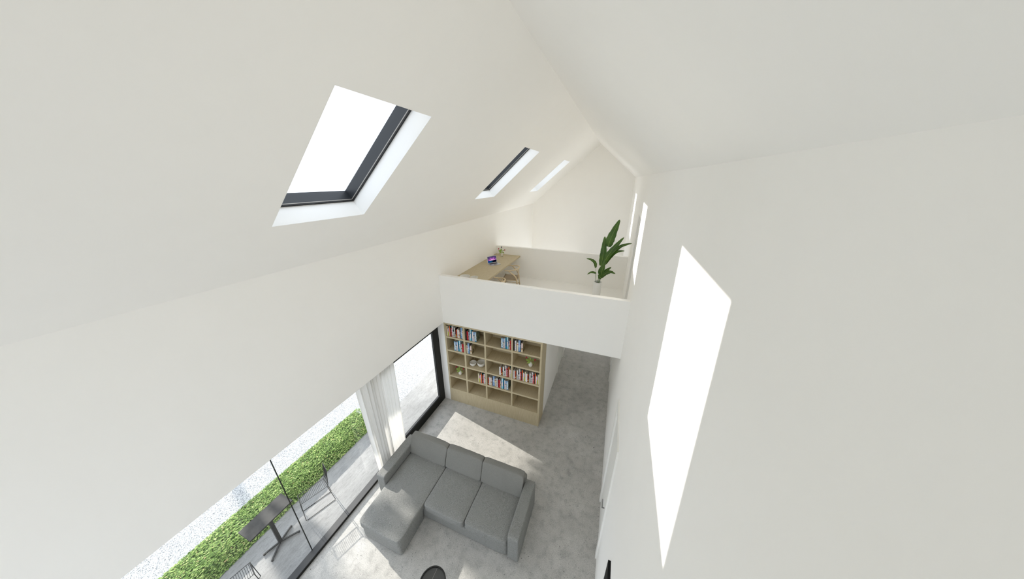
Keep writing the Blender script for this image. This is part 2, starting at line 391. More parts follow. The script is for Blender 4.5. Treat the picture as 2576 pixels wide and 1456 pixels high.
# glazed wall: fixed panes with thin mullions, and the framed sliding leaf
t = bpy.data.objects.new('window_4', None); C.objects.link(t); t['kind'] = 'structure'
YS = Y0+.3
boxo('sill', (-4.065, -3.945, YS, 2.78, 0.0, .05), M['sill'], t)
boxo('sill_face', (-3.9445, -3.935, YS, 2.715, 0.0, .052), M['frame'], t)
for y in (-.9, 1.27): boxo('mullion', (-4.075, -4.055, y-.0045, y+.0045, .05, ZL), M['frame'], t)
ys = [YS, -.9, 1.27, 2.78]
for a, b in zip(ys[:-1], ys[1:]):
    bm = bmesh.new(); bm.faces.new([bm.verts.new(p) for p in ((-4.062, a+.006, .05), (-4.062, b-.006, .05), (-4.062, b-.006, ZL), (-4.062, a+.006, ZL))]); obj('pane', bm, M['glass'], t)
t = bpy.data.objects.new('window_5', None); C.objects.link(t); t['kind'] = 'structure'
slab('window_frame', (-3.95, 0, 0), (0, 1, 0), (0, 0, 1), (-1, 0, 0), 2.72, YP-.003, 0.0, ZL, .075, [(2.93, 4.89, .235, 2.30)], M['frame'], t)
slab('glazing_bead', (-3.972, 0, 0), (0, 1, 0), (0, 0, 1), (-1, 0, 0), 2.925, 4.895, .23, 2.305, .03, [(2.94, 4.88, .245, 2.29)], M['sill'], t)
bm = bmesh.new(); bm.faces.new([bm.verts.new(p) for p in ((-4.0, 2.94, .245), (-4.0, 4.88, .245), (-4.0, 4.88, 2.29), (-4.0, 2.94, 2.29))]); obj('pane', bm, M['glass'], t)
# unseen windows, added to bring more light into the room
def fixed(n, O, U, N, u0, u1, v0, v1, d, mull=()):
    t = bpy.data.objects.new('window_%d' % n, None); C.objects.link(t); t['kind'] = 'structure'
    O, U, N = Vector(O), Vector(U), Vector(N); V = Vector((0, 0, 1)); e = .003
    cuts = [u0+e] + [x for m_ in mull for x in (m_-.03, m_+.03)] + [u1-e]
    hs = []
    for k in range(0, len(cuts), 2):
        a = cuts[k]+(.06 if k == 0 else 0); b = cuts[k+1]-(.06 if k+2 >= len(cuts) else 0); hs.append((a, b, v0+.06, v1-.06))
    slab('window_frame', O+N*d, U, V, N, u0+e, u1-e, v0+e, v1-e, .06, hs, M['frame'], t)
    for (a, b, c, d_) in hs:
        bm = bmesh.new(); bm.faces.new([bm.verts.new(O+N*(d+.03)+U*u+V*v) for u, v in ((a, c), (b, c), (b, d_), (a, d_))]); obj('pane', bm, M['glass'], t)
fixed(6, (0, Y0, 0), (1, 0, 0), (0, -1, 0), -3.5, .2, 0, 4.9, .12, (-2.27, -1.03))  # front gable behind the viewer: unseen, added as a light source
fixed(7, (XR, 0, 0), (0, 1, 0), (1, 0, 0), -2.9, -1.6, .1, 5.4, .12, ())  # right wall behind the viewer: unseen, added to brighten the room
fixed(9, (XL-.1, YG, 0), (1, 0, 0), (0, 1, 0), .3, 2.35, .1, 2.5, .12)  # hidden below the loft line, added to light the far end
fixed(10, (XL-.1, YG, 0), (1, 0, 0), (0, 1, 0), 2.7, 4.2, .0, 2.5, .12)  # hidden too, added to send light down the corridor
fixed(8, (XL, 0, 0), (0, 1, 0), (-1, 0, 0), 8.8, 12.6, .1, 2.45, .2, (10.1, 11.3))  # unseen left opening, added to lighten the far ground floor

# corridor block beside the bookcase
struct(slab('wall_corridor', (-1.185, 0, 0), (0, 1, 0), (0, 0, 1), (-1, 0, 0), 5.535, YG, 0, ZL, .12, [(7.42, 8.28, -1, 2.1)], M['plaster']))
struct(boxo('wall_corridor', (XL, -1.305, 5.56, 5.66, 0, ZL), M['plaster']))
def door(n, xface, sign, y0, y1, h, handle_y=None, cas=.09, z0=0):
    t = bpy.data.objects.new('door_%d' % n, None); C.objects.link(t); t['kind'] = 'structure'
    a = xface; b = xface - sign*.022
    xs = (min(a, b), max(a, b))
    bm = bmesh.new()
    box(bm, xs[0], xs[1], y0-cas, y0, z0, h+cas); box(bm, xs[0], xs[1], y1, y1+cas, z0, h+cas); box(bm, xs[0], xs[1], y0, y1, h, h+cas)
    obj('casing', bm, M['joinery'], t)
    xa = xface + sign*.004; xb = xface + sign*.05
    lf = boxo('door_leaf', (min(xa, xb), max(xa, xb), y0+.003, y1-.003, z0+.005, h-.003), M['joinery'], t)
    if handle_y:
        bm = bmesh.new(); s = -sign
        tube(bm, [(xface, handle_y, 1.05), (xface+s*.045, handle_y, 1.05)], .009)
        tube(bm, [(xface+s*.045, handle_y-.008, 1.05), (xface+s*.045, handle_y+.125, 1.05)], .009)
        box(bm, min(xface+s*.006, xface), max(xface+s*.006, xface)+0.004, handle_y-.025, handle_y+.025, .96, 1.14)
        obj('door_handle', bm, M['chrome'], lf)
    return t
door(1, XR, 1, 3.00, 3.84, 2.42, 3.08)
door(2, XR, 1, 7.62, 8.42, 2.32)
door(3, -1.185, -1, 7.42, 8.28, 2.1)
# loft doorway opens on a small side room
struct(boxo('wall_side', (1.75, 1.85, 5.4, 7.9, 2.5, 5.6), M['plaster']))
struct(boxo('wall_side', (XR+.25, 1.85, 7.8, 7.9, 2.5, 5.6), M['plaster']))
struct(boxo('wall_side', (XR+.25, 1.85, 5.4, 5.5, 2.5, 5.6), M['plaster']))
struct(boxo('ceiling', (XR+.25, 1.85, 5.4, 7.9, 5.5, 5.6), M['plaster']))
struct(boxo('floor', (XR, 1.85, 5.4, 7.9, 2.6, 2.738), M['loftfloor']))
struct(boxo('door_4', (XR+.02, XR+.06, 6.145, 6.995, 2.745, 5.11), plain('grey_door_leaf', (216, 216, 213), .5)))

# ------------------------------------------------------------------ bookcase
bc = thing('bookcase', 'built-in pale oak bookcase with twenty open compartments below the loft', 'bookcase', (XL, YP, 0))
def bx(name, x0, x1, y0, y1, z0, z1, m): return boxo(name, (x0-XL, x1-XL, y0-YP, y1-YP, z0, z1), m, bc)
BD = .43; g = .0015
XS = [(XL+.001, -3.712), (-3.213, -3.168), (-2.632, -2.590), (-1.926, -1.888), (-1.222, -1.180)]
ZS = [.43, .878, 1.292, 1.708, 2.108]; STH = .042
bx('side_panel', *XS[0], YP+g, YP+BD, 0, ZL-.002, M['oak_z']); bx('side_panel', *XS[4], YP+g, YP+BD, 0, ZL-.002, M['oak_z'])
for k in (1, 2, 3): bx('divider', XS[k][0], XS[k][1], YP+g, YP+BD-.02, ZS[0], ZL-.042, M['oak_z'])
bx('top_panel', XS[0][1], XS[4][0], YP+g, YP+BD, ZL-.042, ZL-.002, M['oak_z'])
bx('plinth', XS[0][1], XS[4][0], YP+g, YP+BD-.021, 0.0, ZS[0]-.001, M['oak_z'])
bx('back_panel', XS[0][1], XS[4][0], YP+BD-.02, YP+BD, ZS[0], ZL-.042, M['oak_z'])
for c in range(4):
    x0 = XS[c][1]; x1 = XS[c+1][0]
    bx('shelf', x0, x1, YP+g+.001, YP+BD-.021, ZS[0]-.001, ZS[0], M['oak_y'])
    for z in ZS[1:]: bx('shelf', x0, x1, YP+g, YP+BD-.021, z-STH, z, M['oak_y'])

# ------------------------------------------------------------------ books
def bookmat(name, bands, letter=None, cover=None):
    m, nt, b = new_mat('book_'+name)
    tc = nt.nodes.new('ShaderNodeTexCoord'); sx = nt.nodes.new('ShaderNodeSeparateXYZ'); L(nt, tc.outputs['Generated'], sx.inputs[0])
    pts = [(p, lin(c)) for p, c in bands]
    if len(pts) == 1: pts = [pts[0], (1.0, pts[0][1])]
    r = ramp(nt, sx.outputs[2], pts, 'CONSTANT'); col = r.outputs['Color']
    if letter:
        lc, z0, z1, th = letter
        mp = nt.nodes.new('ShaderNodeMapping'); mp.inputs['Scale'].default_value = (90, 90, 60); L(nt, tc.outputs['Object'], mp.inputs['Vector'])
        n = node_noise(nt, mp.outputs[0], 1.0, 1)
        a = nt.nodes.new('ShaderNodeMath'); a.operation = 'GREATER_THAN'; L(nt, n.outputs['Fac'], a.inputs[0]); a.inputs[1].default_value = th
        lo = nt.nodes.new('ShaderNodeMath'); lo.operation = 'GREATER_THAN'; L(nt, sx.outputs[2], lo.inputs[0]); lo.inputs[1].default_value = z0
        hi = nt.nodes.new('ShaderNodeMath'); hi.operation = 'LESS_THAN'; L(nt, sx.outputs[2], hi.inputs[0]); hi.inputs[1].default_value = z1
        f1 = nt.nodes.new('ShaderNodeMath'); f1.operation = 'MULTIPLY'; L(nt, lo.outputs[0], f1.inputs[0]); L(nt, hi.outputs[0], f1.inputs[1])
        f2 = nt.nodes.new('ShaderNodeMath'); f2.operation = 'MULTIPLY'; L(nt, f1.outputs[0], f2.inputs[0]); L(nt, a.outputs[0], f2.inputs[1])
        col = mix(nt, f2.outputs[0], col, lin(lc))
    if cover:
        n = node_noise(nt, tc.outputs['Object'], 14, 3); rr = ramp(nt, n.outputs['Fac'], [(.35, lin(cover[0])), (.5, lin(cover[1])), (.66, lin(cover[2]))])
        sn = nt.nodes.new('ShaderNodeSeparateXYZ'); L(nt, tc.outputs['Normal'], sn.inputs[0])
        ab = nt.nodes.new('ShaderNodeMath'); ab.operation = 'ABSOLUTE'; L(nt, sn.outputs[0], ab.inputs[0])
        g_ = nt.nodes.new('ShaderNodeMath'); g_.operation = 'GREATER_THAN'; L(nt, ab.outputs[0], g_.inputs[0]); g_.inputs[1].default_value = .5
        col = mix(nt, g_.outputs[0], col, rr.outputs['Color'])
    L(nt, col, b.inputs['Base Color']); b.inputs['Roughness'].default_value = .5; b.inputs['Specular IOR Level'].default_value = .3
    return m
W, K, RED = (232, 230, 226), (18, 16, 18), (190, 20, 34)
TY = {  # name: (thickness, height, depth, bands, letter, cover, look)
 's1': (.038, .245, .19, [(0, (226, 226, 226))], ((150, 152, 158), .55, .92, .6), None, 'white paperback'),
 's2': (.032, .225, .18, [(0, (214, 84, 32)), (.06, (20, 18, 22)), (.16, (228, 220, 214)), (.22, (208, 84, 34))], ((44, 34, 52), .25, .85, .52), None, 'orange and black patterned'),
 's3': (.022, .27, .18, [(0, (30, 20, 16)), (.05, (168, 128, 20)), (.36, (60, 18, 18)), (.72, K)], ((150, 40, 20), .4, .7, .58), None, 'black, red and gold'),
 's4': (.034, .275, .18, [(0, (186, 186, 190)), (.5, (226, 224, 220))], ((130, 130, 140), .1, .6, .6), None, 'tall white and grey'),
 's5': (.026, .215, .18, [(0, (206, 206, 204)), (.72, (34, 32, 34)), (.95, (120, 120, 120))], ((30, 30, 32), .05, .6, .52), None, 'black and white speckled'),
 's6': (.032, .315, .19, [(0, (226, 226, 226)), (.55, (190, 196, 204)), (.66, (228, 224, 226))], ((40, 36, 44), .0, 1, .58), None, 'tall white zigzag'),
 's7': (.034, .25, .18, [(0, RED)], ((226, 180, 186), .04, .85, .54), None, 'red and white lettered'),
 's8': (.018, .225, .18, [(0, K)], ((60, 110, 108), .1, .7, .56), ((16, 84, 88), (22, 96, 98), (14, 70, 76)), 'thin black and teal'),
 's9': (.026, .30, .20, [(0, (222, 98, 40))], None, ((16, 84, 88), (22, 96, 98), (14, 70, 76)), 'tall orange'),
 's10': (.030, .235, .18, [(0, (204, 196, 204)), (.3, (222, 224, 226))], ((120, 130, 140), .25, .85, .6), None, 'pale grey and white'),
 's11': (.020, .215, .17, [(0, (190, 192, 30)), (.6, (222, 140, 190)), (.8, (216, 170, 190))], None, ((40, 40, 44), (80, 80, 84), (36, 34, 38)), 'narrow yellow and pink'),
 's12': (.030, .28, .18, [(0, (222, 212, 180))], None, ((210, 200, 172), (200, 192, 166), (206, 196, 170)), 'cream spined'),
 't1': (.038, .245, .19, [(0, (214, 196, 170)), (.3, (178, 116, 40)), (.36, (216, 190, 168)), (.42, (40, 30, 28)), (.47, (222, 196, 186))], ((236, 220, 214), .5, .95, .55), ((150, 138, 104), (172, 158, 122), (40, 30, 24)), 'beige photo cover'),
 't2': (.027, .295, .18, [(0, (122, 126, 136)), (.64, K)], ((50, 50, 56), .1, .5, .56), ((20, 20, 20), (40, 40, 44), (120, 120, 120)), 'black topped grey'),
 't3': (.046, .31, .20, [(0, (20, 110, 176)), (.12, (60, 134, 194)), (.4, (150, 178, 214)), (.78, (132, 164, 204))], None, None, 'light blue GLADES'),
 't4': (.033, .24, .18, [(0, (222, 210, 188))], ((182, 36, 60), .74, .84, .45), None, 'beige red-dotted'),
 't5': (.018, .24, .17, [(0, (116, 128, 124)), (.6, (184, 178, 40)), (.78, (80, 96, 84))], None, ((44, 66, 60), (56, 78, 70), (40, 56, 52)), 'thin grey-green'),
 't6': (.034, .27, .18, [(0, (230, 224, 226)), (.9, (236, 236, 236))], ((150, 110, 120), .1, .8, .6), None, 'white grey-lettered'),
 't7': (.024, .29, .18, [(0, K)], None, ((16, 26, 12), (12, 14, 10), (24, 36, 14)), 'solid black'),
 'u1': (.045, .25, .19, [(0, (170, 16, 28))], ((200, 96, 108), .1, .6, .56), None, 'thick crimson'),
 'u2': (.022, .25, .18, [(0, (190, 196, 176)), (.34, (110, 122, 30)), (.46, (196, 200, 186)), (.94, (40, 46, 36))], ((120, 126, 110), .5, .9, .6), None, 'pale green patterned'),
 'u3': (.020, .25, .18, [(0, (150, 150, 190)), (.62, (40, 50, 130)), (.8, (110, 116, 160))], None, None, 'lavender and navy'),
 'u4': (.030, .325, .19, [(0, (140, 206, 224)), (.22, (224, 222, 220)), (.64, (60, 170, 196)), (.68, (190, 222, 232))], ((190, 160, 170), .25, .6, .62), None, 'tall sky blue and white'),
 'u5': (.034, .31, .20, [(0, (14, 118, 144)), (.22, (14, 118, 146))], ((14, 36, 96), .25, .95, .52), ((14, 96, 116), (18, 104, 126), (10, 60, 80)), 'tall teal'),
 'u6': (.028, .275, .18, [(0, (216, 204, 222)), (.35, (232, 228, 226))], ((180, 140, 180), .1, .6, .62), None, 'white lilac-footed'),
 'u7': (.033, .27, .18, [(0, (200, 198, 196)), (.58, (92, 84, 76)), (.66, (140, 166, 206))], ((150, 146, 142), .05, .55, .55), None, 'grey and pale blue'),
 'u8': (.046, .275, .20, [(0, (40, 132, 180))], ((226, 232, 234), .06, .95, .47), ((30, 40, 20), (130, 136, 124), (56, 92, 40)), 'thick bright blue'),
}
proto = {}
def make_book(ty):
    t_, h, d, bands, letter, cover, look = TY[ty]
    m = bookmat(ty, bands, letter, cover); e = .0015
    root = bpy.data.objects.new('book', None); C.objects.link(root)
    bm = bmesh.new(); box(bm, 0, t_, 0, .002, 0, h); box(bm, 0, e, .002, d, 0, h); box(bm, t_-e, t_, .002, d, 0, h)
    c = obj('cover', bm, m, root)
    pg = boxo('pages', (e, t_-e, .0025, d-.006, .003, h-.004), M['pages'], root)
    if ty == 't3':
        cu = bpy.data.curves.new('spine_title', 'FONT'); cu.body = 'GLADES'; cu.size = .046; cu.extrude = .0004; cu.align_x = 'LEFT'; cu.align_y = 'CENTER'; cu.space_character = 1.05
        tmp = bpy.data.objects.new('spine_title_curve', cu); C.objects.link(tmp); bpy.context.view_layer.update()
        me = bpy.data.meshes.new_from_object(tmp.evaluated_get(bpy.context.evaluated_depsgraph_get())); bpy.data.objects.remove(tmp)
        o = bpy.data.objects.new('spine_title', me); C.objects.link(o); me.materials.clear(); me.materials.append(plain('title_white', (232, 236, 240), .6))
        o.parent = root; o.location = (t_/2, -.0005, .015); o.rotation_euler = (R(90), R(-90), 0)
    return root
ROWN = ['top', 'second', 'third', 'fourth', 'bottom']; COLN = ['leftmost', 'second', 'third', 'rightmost']
ORD = ['first', 'second', 'third', 'fourth', 'fifth', 'sixth', 'seventh', 'eighth', 'ninth', 'tenth', 'eleventh', 'twelfth', 'thirteenth', 'fourteenth', 'fifteenth', 'sixteenth', 'seventeenth', 'eighteenth', 'nineteenth', 'twentieth', 'twenty-first', 'twenty-second', 'twenty-third', 'twenty-fourth']
S = ['s%d' % i for i in range(1, 13)]; T = ['t1', 't2', 't3', 't4', 't5', 't6', 't7']; U = ['u%d' % i for i in range(1, 9)]
def place(row, col, seq, xstart=None, xend=None, fit=None):
    z = ZS[4-row]; w = sum(TY[s][0]+.001 for s in seq); sc = 1.0
    if fit: sc = fit/w
    x = xstart if xstart is not None else xend - w*sc
    for i, ty in enumerate(seq):
        if ty in proto: o = copy_tree(proto[ty])
        else: o = proto[ty] = make_book(ty)
        o.location = (x+.0005, YP+.028+.006*((i*7) % 3), z+.0005); o.scale = (sc, 1, 1)
        tag(o, '%s book, %s from left, %s row, %s column of bookcase' % (TY[ty][6], ORD[i], ROWN[row], COLN[col]), 'book', 'books in the %s row, %s column' % (ROWN[row], COLN[col]))
        x += (TY[ty][0]+.001)*sc
place(0, 0, S[::-1] + ['t1', 't2', 't3', 't4'], xstart=XS[0][1]+.008, fit=.485)
place(0, 1, ['t7'] + U, xstart=XS[1][1]+.018)
place(1, 0, U[::-1] + ['t7'], xend=XS[1][0]-.004, fit=.30)
place(1, 1, ['t4', 't3', 't2', 't1'], xstart=XS[1][1]+.012)
place(0, 2, U[::-1], xend=XS[3][0]-.002)
place(0, 3, T[::-1], xstart=XS[3][1]+.015)
place(2, 2, S[:11], xend=XS[3][0]-.003)
place(3, 1, S[:3:-1], xend=XS[2][0]-.003)
place(3, 2, ['s2', 's1', 't1', 't2', 't3', 't4', 't5', 't6', 't7'] + U, xstart=XS[2][1]+.012)
place(2, 3, S + S, xstart=XS[3][1]+.012, fit=.645)
# book order inside 'place(3,1)' runs cream, yellow, grey, orange, black, red, zigzag, speckled

# ------------------------------------------------------------------ bowls and vases
def bowl(loc, r, h, label, group):
    t = thing('bowl', label, 'bowl', loc, 0, group)
    bm = bmesh.new()
    pr = [(0, .004)] + [(r*.32, 0), (r*.40, .004)] + [(r*(.40+.60*math.sin(a)), h*(1-math.cos(a))*.92+.006) for a in [R(x) for x in (15, 30, 45, 60, 75, 90)]] + [(r, h)]
    inner = [(r-.006, h)] + [((r-.006)*(.36+.64*math.sin(a)), h*(1-math.cos(a))*.92+.014) for a in [R(x) for x in (80, 65, 50, 35, 20, 8)]] + [(0, .014)]
    lathe(bm, pr+inner, 40); obj('body', bm, M['ceramic'], t, True)
    bm = bmesh.new()
    for a0 in (R(-95), R(85)):
        tube(bm, [(math.cos(a0)*(r*(.40+.60*math.sin(a))+.0004), math.sin(a0)*(r*(.40+.60*math.sin(a))+.0004), h*(1-math.cos(a))*.92+.006) for a in [R(x) for x in (20, 35, 50, 65, 80, 90)]], .0009, 5)
    obj('seam', bm, M['seam'], t)
    return t
bowl((-3.045, 5.235, ZS[2]), .092, .10, 'smaller white ribbed bowl on the middle shelf of bookcase', 'bowls on the bookcase')
bowl((-2.832, 5.29, ZS[2]), .112, .125, 'larger white ribbed bowl on the middle shelf of bookcase', 'bowls on the bookcase')
DZ = 3.486
bowl((-3.375, 5.65, DZ), .125, .13, 'larger white bowl at the near end of the loft desk', 'bowls on the loft desk')
bowl((-3.155, 5.72, DZ), .092, .11, 'smaller white bowl at the near end of the loft desk', 'bowls on the loft desk')

def leafcard(bm, base, tip, w, nrm=Vector((0, -1, .4)), fold=.25, n=5):
    base, tip = Vector(base), Vector(tip); d = tip-base; side = d.cross(nrm).normalized(); up_ = side.cross(d).normalized()
    rows = []
    for i in range(n+1):
        t = i/n; hw = w*math.sin(math.pi*min(1, t*.94+.03))**.8
        c = base + d*t + up_*(-.12*d.length*(t-.5)**2)
        rows.append([bm.verts.new(c - side*hw + up_*fold*hw), bm.verts.new(c), bm.verts.new(c + side*hw + up_*fold*hw)])
    for i in range(n):
        for k in range(2): bm.faces.new((rows[i][k], rows[i][k+1], rows[i+1][k+1], rows[i+1][k]))
def flowers(name, loc, slender, label, rz=0):
    t = thing(name, label, 'vase', loc, rz)
    bm = bmesh.new()
    if slender: prof = [(0, 0), (.026, 0), (.032, .02), (.036, .06), (.032, .10), (.022, .125), (.020, .14), (.016, .14), (.016, .12), (0, .10)]; zt = .13
    else: prof = [(0, 0), (.026, 0), (.040, .018), (.050, .05), (.049, .078), (.034, .105), (.018, .118), (.017, .128), (.013, .128), (.013, .11), (0, .09)]; zt = .118
    lathe(bm, prof, 28); obj('body', bm, M['ceramic_dull'], t, True)
    tips = [((-.10, -.02, zt+.125), 'bloom'), ((.105, .0, zt+.10), 'bloom')] + ([((-.01, .0, zt+.185), 'dark')] if slender else [])
    for (p, kd) in tips:
        p = Vector(p); bm = bmesh.new(); tube(bm, bez((0, 0, zt-.05), (p.x*.25, p.y, zt+.09), p, 8), .0022, 5); st = obj('stem', bm, M['stem'], t, True)
        bm = bmesh.new(); bmesh.ops.create_uvsphere(bm, u_segments=10, v_segments=8, radius=.0195)
        for v in bm.verts: v.co = v.co*(1+.12*math.sin(9*v.co.x/.0195)) + p
        obj('bloom', bm, M['darkbloom'] if kd == 'dark' else M['bloom'], t, True)
    lv = [((-.01, 0, zt+.03), (-.105, -.03, zt+.07), .027), ((-.01, 0, zt+.02), (-.085, -.05, zt-.02), .015), ((-.01, -.01, zt+.04), (-.04, -.03, zt+.10), .014),
          ((0, 0, zt+.05), (-.015, .0, zt+.14), .015), ((-.02, 0, zt+.05), (-.055, .02, zt+.10), .012), ((.01, 0, zt+.03), (.105, -.03, zt-.02), .008), ((.02, 0, zt+.05), (.05, .02, zt+.09), .010),
          ((0, 0, zt+.02), (-.03, -.05, zt-.02), .012), ((.05, .0, zt+.06), (.08, 0, zt+.095), .008), ((-.05, 0, zt+.11), (-.02, 0, zt+.125), .010)]
    if slender: lv += [((.02, 0, zt+.02), (.085, -.02, zt+.01), .019)]
    for b_, tp, w in lv:
        bm = bmesh.new(); leafcard(bm, b_, tp, w, Vector((0, -1, .8))); obj('leaf', bm, M['flowerleaf'], t, True)
    return t
flowers('flower_vase', (-3.455, 5.225, ZS[1]), False, 'round white vase with red blooms, leftmost column of bookcase')
flowers('flower_vase', (-1.472, 5.215, ZS[3]), False, 'round white vase with red blooms, rightmost column of bookcase')
flowers('flower_vase', (-3.41, 8.13, DZ), True, 'slender pale vase with red and dark buds at far end of desk')

# ------------------------------------------------------------------ loft desk, laptop, chairs, plant
dk = boxo('desk', (0, .885, .001, 8.449-(YP+.11), -.045, 0), M['oak_y'], None, .003); dk.location = (XL+.001, YP+.11, DZ)
tag(dk, 'long pale oak desk top spanning the loft along the left wall', 'desk')
lp = thing('laptop', 'open silver laptop with purple wallpaper on the loft desk', 'laptop', (-3.272, 7.222, DZ), math.atan2(.26, .19))
# local x runs along the hinge, local -y towards the user
boxo('base', (-.16, .16, -.115, .115, .001, .017), M['alu'], lp, .004)
kb = bmesh.new()
for r_ in range(5):
    for c_ in range(13):
        box(kb, -.135+c_*.0208, -.135+c_*.0208+.0175, .005+r_*.0185, .005+r_*.0185+.0155, .017, .0185)
obj('keyboard', kb, M['keys'], lp)
boxo('trackpad', (-.05, .05, -.10, -.03, .017, .0176), M['strip'], lp)
lid = boxo('screen_lid', (-.16, .16, -.004, .004, 0, .215), M['alu'], lp, .003)
lid.location = (0, .118, .016); lid.rotation_euler = (R(-14), 0, 0)
bm = bmesh.new(); bm.faces.new([bm.verts.new(p) for p in ((-.147, 0, 0), (.147, 0, 0), (.147, .185, 0), (-.147, .185, 0))])
sc_ = obj('display', bm, M['screen'], lid, recalc=False); sc_.location = (0, -.0048, .016); sc_.rotation_euler = (R(90), 0, 0)

def wishbone():
    t = thing('wishbone_chair', 'pale wood chair with curved top rail, farther one at loft desk', 'chair')
    W_ = M['beech']
    # local: front is -x, seat centre at origin
    for s in (-1, 1):
        bm = bmesh.new(); tube(bm, [(-.22, s*.245, 0), (-.215, s*.245, .25), (-.21, s*.24, .455)], [.014, .018, .016], 10); obj('front_leg', bm, W_, t, True)
        bm = bmesh.new(); pts = spline([(.26, s*.205, 0), (.215, s*.20, .25), (.20, s*.20, .44), (.15, s*.225, .56), (.04, s*.255, .66), (-.02, s*.262, .715)], 5)
        tube(bm, pts, [.014+.006*math.sin(math.pi*i/(len(pts)-1)) for i in range(len(pts))], 10); obj('rear_leg', bm, W_, t, True)
    bm = bmesh.new(); rail = spline([(-.14, -.262, .715), (-.0, -.262, .72), (.13, -.225, .735), (.215, -.12, .75), (.24, 0, .755), (.215, .12, .75), (.13, .225, .735), (0, .262, .72), (-.14, .262, .715)], 6)
    tube(bm, rail, [.0135+.005*math.sin(math.pi*i/(len(rail)-1)) for i in range(len(rail))], 10); obj('top_rail', bm, W_, t, True)
    bm = bmesh.new()
    for s in (-1, 1): tube(bm, [(.198, s*.006, .45), (.212, s*.012, .56), (.226, s*.055, .74)], [.010, .008, .006], 8)
    tube(bm, [(.198, 0, .43), (.21, 0, .57)], [.012, .009], 8); obj('wishbone_splat', bm, W_, t, True)
    bm = bmesh.new()
    tube(bm, [(-.21, -.24, .43), (-.21, .24, .43)], .013); tube(bm, [(.20, -.2, .42), (.20, .2, .42)], .013)
    for s in (-1, 1): tube(bm, [(-.21, s*.24, .43), (.20, s*.2, .42)], .013)
    for s in (-1, 1):
        tube(bm, [(-.215, s*.245, .2), (.225, s*.2, .2)], .009)
    tube(bm, [(-.217, -.245, .29), (-.217, .245, .29)], .009); tube(bm, [(.215, -.2, .27), (.215, .2, .27)], .009)
    obj('seat_frame', bm, W_, t, True)
    bm = bmesh.new(); n = 12; grid = {}
    for i in range(n+1):
        for j in range(n+1):
            u = i/n; v = j/n; x = -.218+.428*u; hw = .235-.04*u; y = -hw+2*hw*v
            dip = -.018*math.sin(math.pi*u)*math.sin(math.pi*v)
            grid[i, j] = (bm.verts.new((x, y, .448+dip)), bm.verts.new((x, y, .425+dip)))
    for i in range(n):
        for j in range(n):
            bm.faces.new([grid[a][0] for a in ((i, j), (i+1, j), (i+1, j+1), (i, j+1))]); bm.faces.new([grid[a][1] for a in ((i, j), (i, j+1), (i+1, j+1), (i+1, j))])
    for i in range(n):
        for (a, b_) in (((i, 0), (i+1, 0)), ((i+1, n), (i, n)), ((0, i+1), (0, i)), ((n, i), (n, i+1))):
            bm.faces.new((grid[a][0], grid[a][1], grid[b_][1], grid[b_][0]))
    obj('woven_seat', bm, M['cord'], t, True)
    return t
c1 = wishbone(); c1.location = (-2.70, 7.13, 2.74); c1.rotation_euler = (0, 0, R(10)); c1['group'] = 'wishbone chairs at the loft desk'
c2 = copy_tree(c1); c2.location = (-2.675, 5.96, 2.74); c2.rotation_euler = (0, 0, R(6))
c2['label'] = 'pale wood chair mostly hidden behind the loft parapet, nearer one at desk'

pl = thing('potted_plant', 'tall potted bird of paradise plant with broad dark green leaves in the loft', 'plant', (-.28, 7.49, 2.74))
bm = bmesh.new(); lathe(bm, [(0, 0), (.085, 0), (.098, .03), (.108, .20), (.106, .40), (.103, .50), (.094, .50), (.094, .45), (0, .45)], 40); obj('pot', bm, M['potwhite'], pl, True)
bm = bmesh.new(); lathe(bm, [(0, .46), (.05, .458), (.0935, .452)], 24); obj('soil', bm, M['soil'], pl)
PX, PZ = -.28, 3.25   # centre of the rim in world x, z
def W2(qx, qz, dy=0.0):
    # measured offsets from the pot rim in units of 0.001 of its distance
    return Vector(((qx-388)*.00134 + (1022-qz)*.000066, dy, (1022-qz)*.00178 + (qx-388)*.00030 + .50))
def bleaf(pts, hw, dys, rot=0.0, name='leaf'):
    P_ = spline([W2(a, b, d) for (a, b), d in zip(pts, dys)], 6); n = len(P_)-1
    bm = bmesh.new(); rows = []; rib = []
    view = Vector((-.1, -.85, .35)).normalized()
    for i, p in enumerate(P_):
        t = i/n; d = (P_[min(i+1, n)]-P_[max(i-1, 0)]).normalized()
        side = d.cross(view).normalized(); side = (side*math.cos(rot) + d.cross(side)*math.sin(rot)).normalized(); up_ = side.cross(d).normalized()
        if up_.y > 0: up_ = -up_
        w = hw*.00155*(math.sin(math.pi*min(1, .06+.94*t))**.62)*(1.08-.35*t)
        wv = 1+.05*math.sin(i*1.9)
        rows.append([bm.verts.new(p + side*w*wv*k + up_*(.20*abs(k)*w + .004*math.sin(i*2.3+k*3))) for k in (-1, -.55, 0, .55, 1)]); rib.append(p + up_*.006)
    for i in range(n):
        for k in range(4): bm.faces.new((rows[i][k], rows[i][k+1], rows[i+1][k+1], rows[i+1][k]))
    lf = obj(name, bm, M['leaf'], pl, True)
    bm = bmesh.new(); tube(bm, rib, [.0055*(1-.75*i/n) for i in range(n+1)], 5); obj('midrib', bm, M['midrib'], lf, True)
bleaf([(472, 480), (480, 400), (520, 280), (590, 110)], 74, (0, -.02, .0, .05))
bleaf([(395, 762), (402, 640), (395, 480), (374, 322)], 56, (-.02, -.04, -.02, .06))
bleaf([(455, 700), (500, 600), (580, 500), (722, 366)], 50, (-.06, -.08, -.08, -.02))
bleaf([(478, 745), (560, 610), (690, 500), (884, 480)], 34, (.02, .0, .0, .05))
bleaf([(470, 760), (540, 660), (640, 590), (784, 592)], 28, (.06, .08, .10, .14))
bleaf([(300, 788), (275, 710), (200, 650), (96, 620)], 30, (.0, -.02, -.04, -.02), .5)
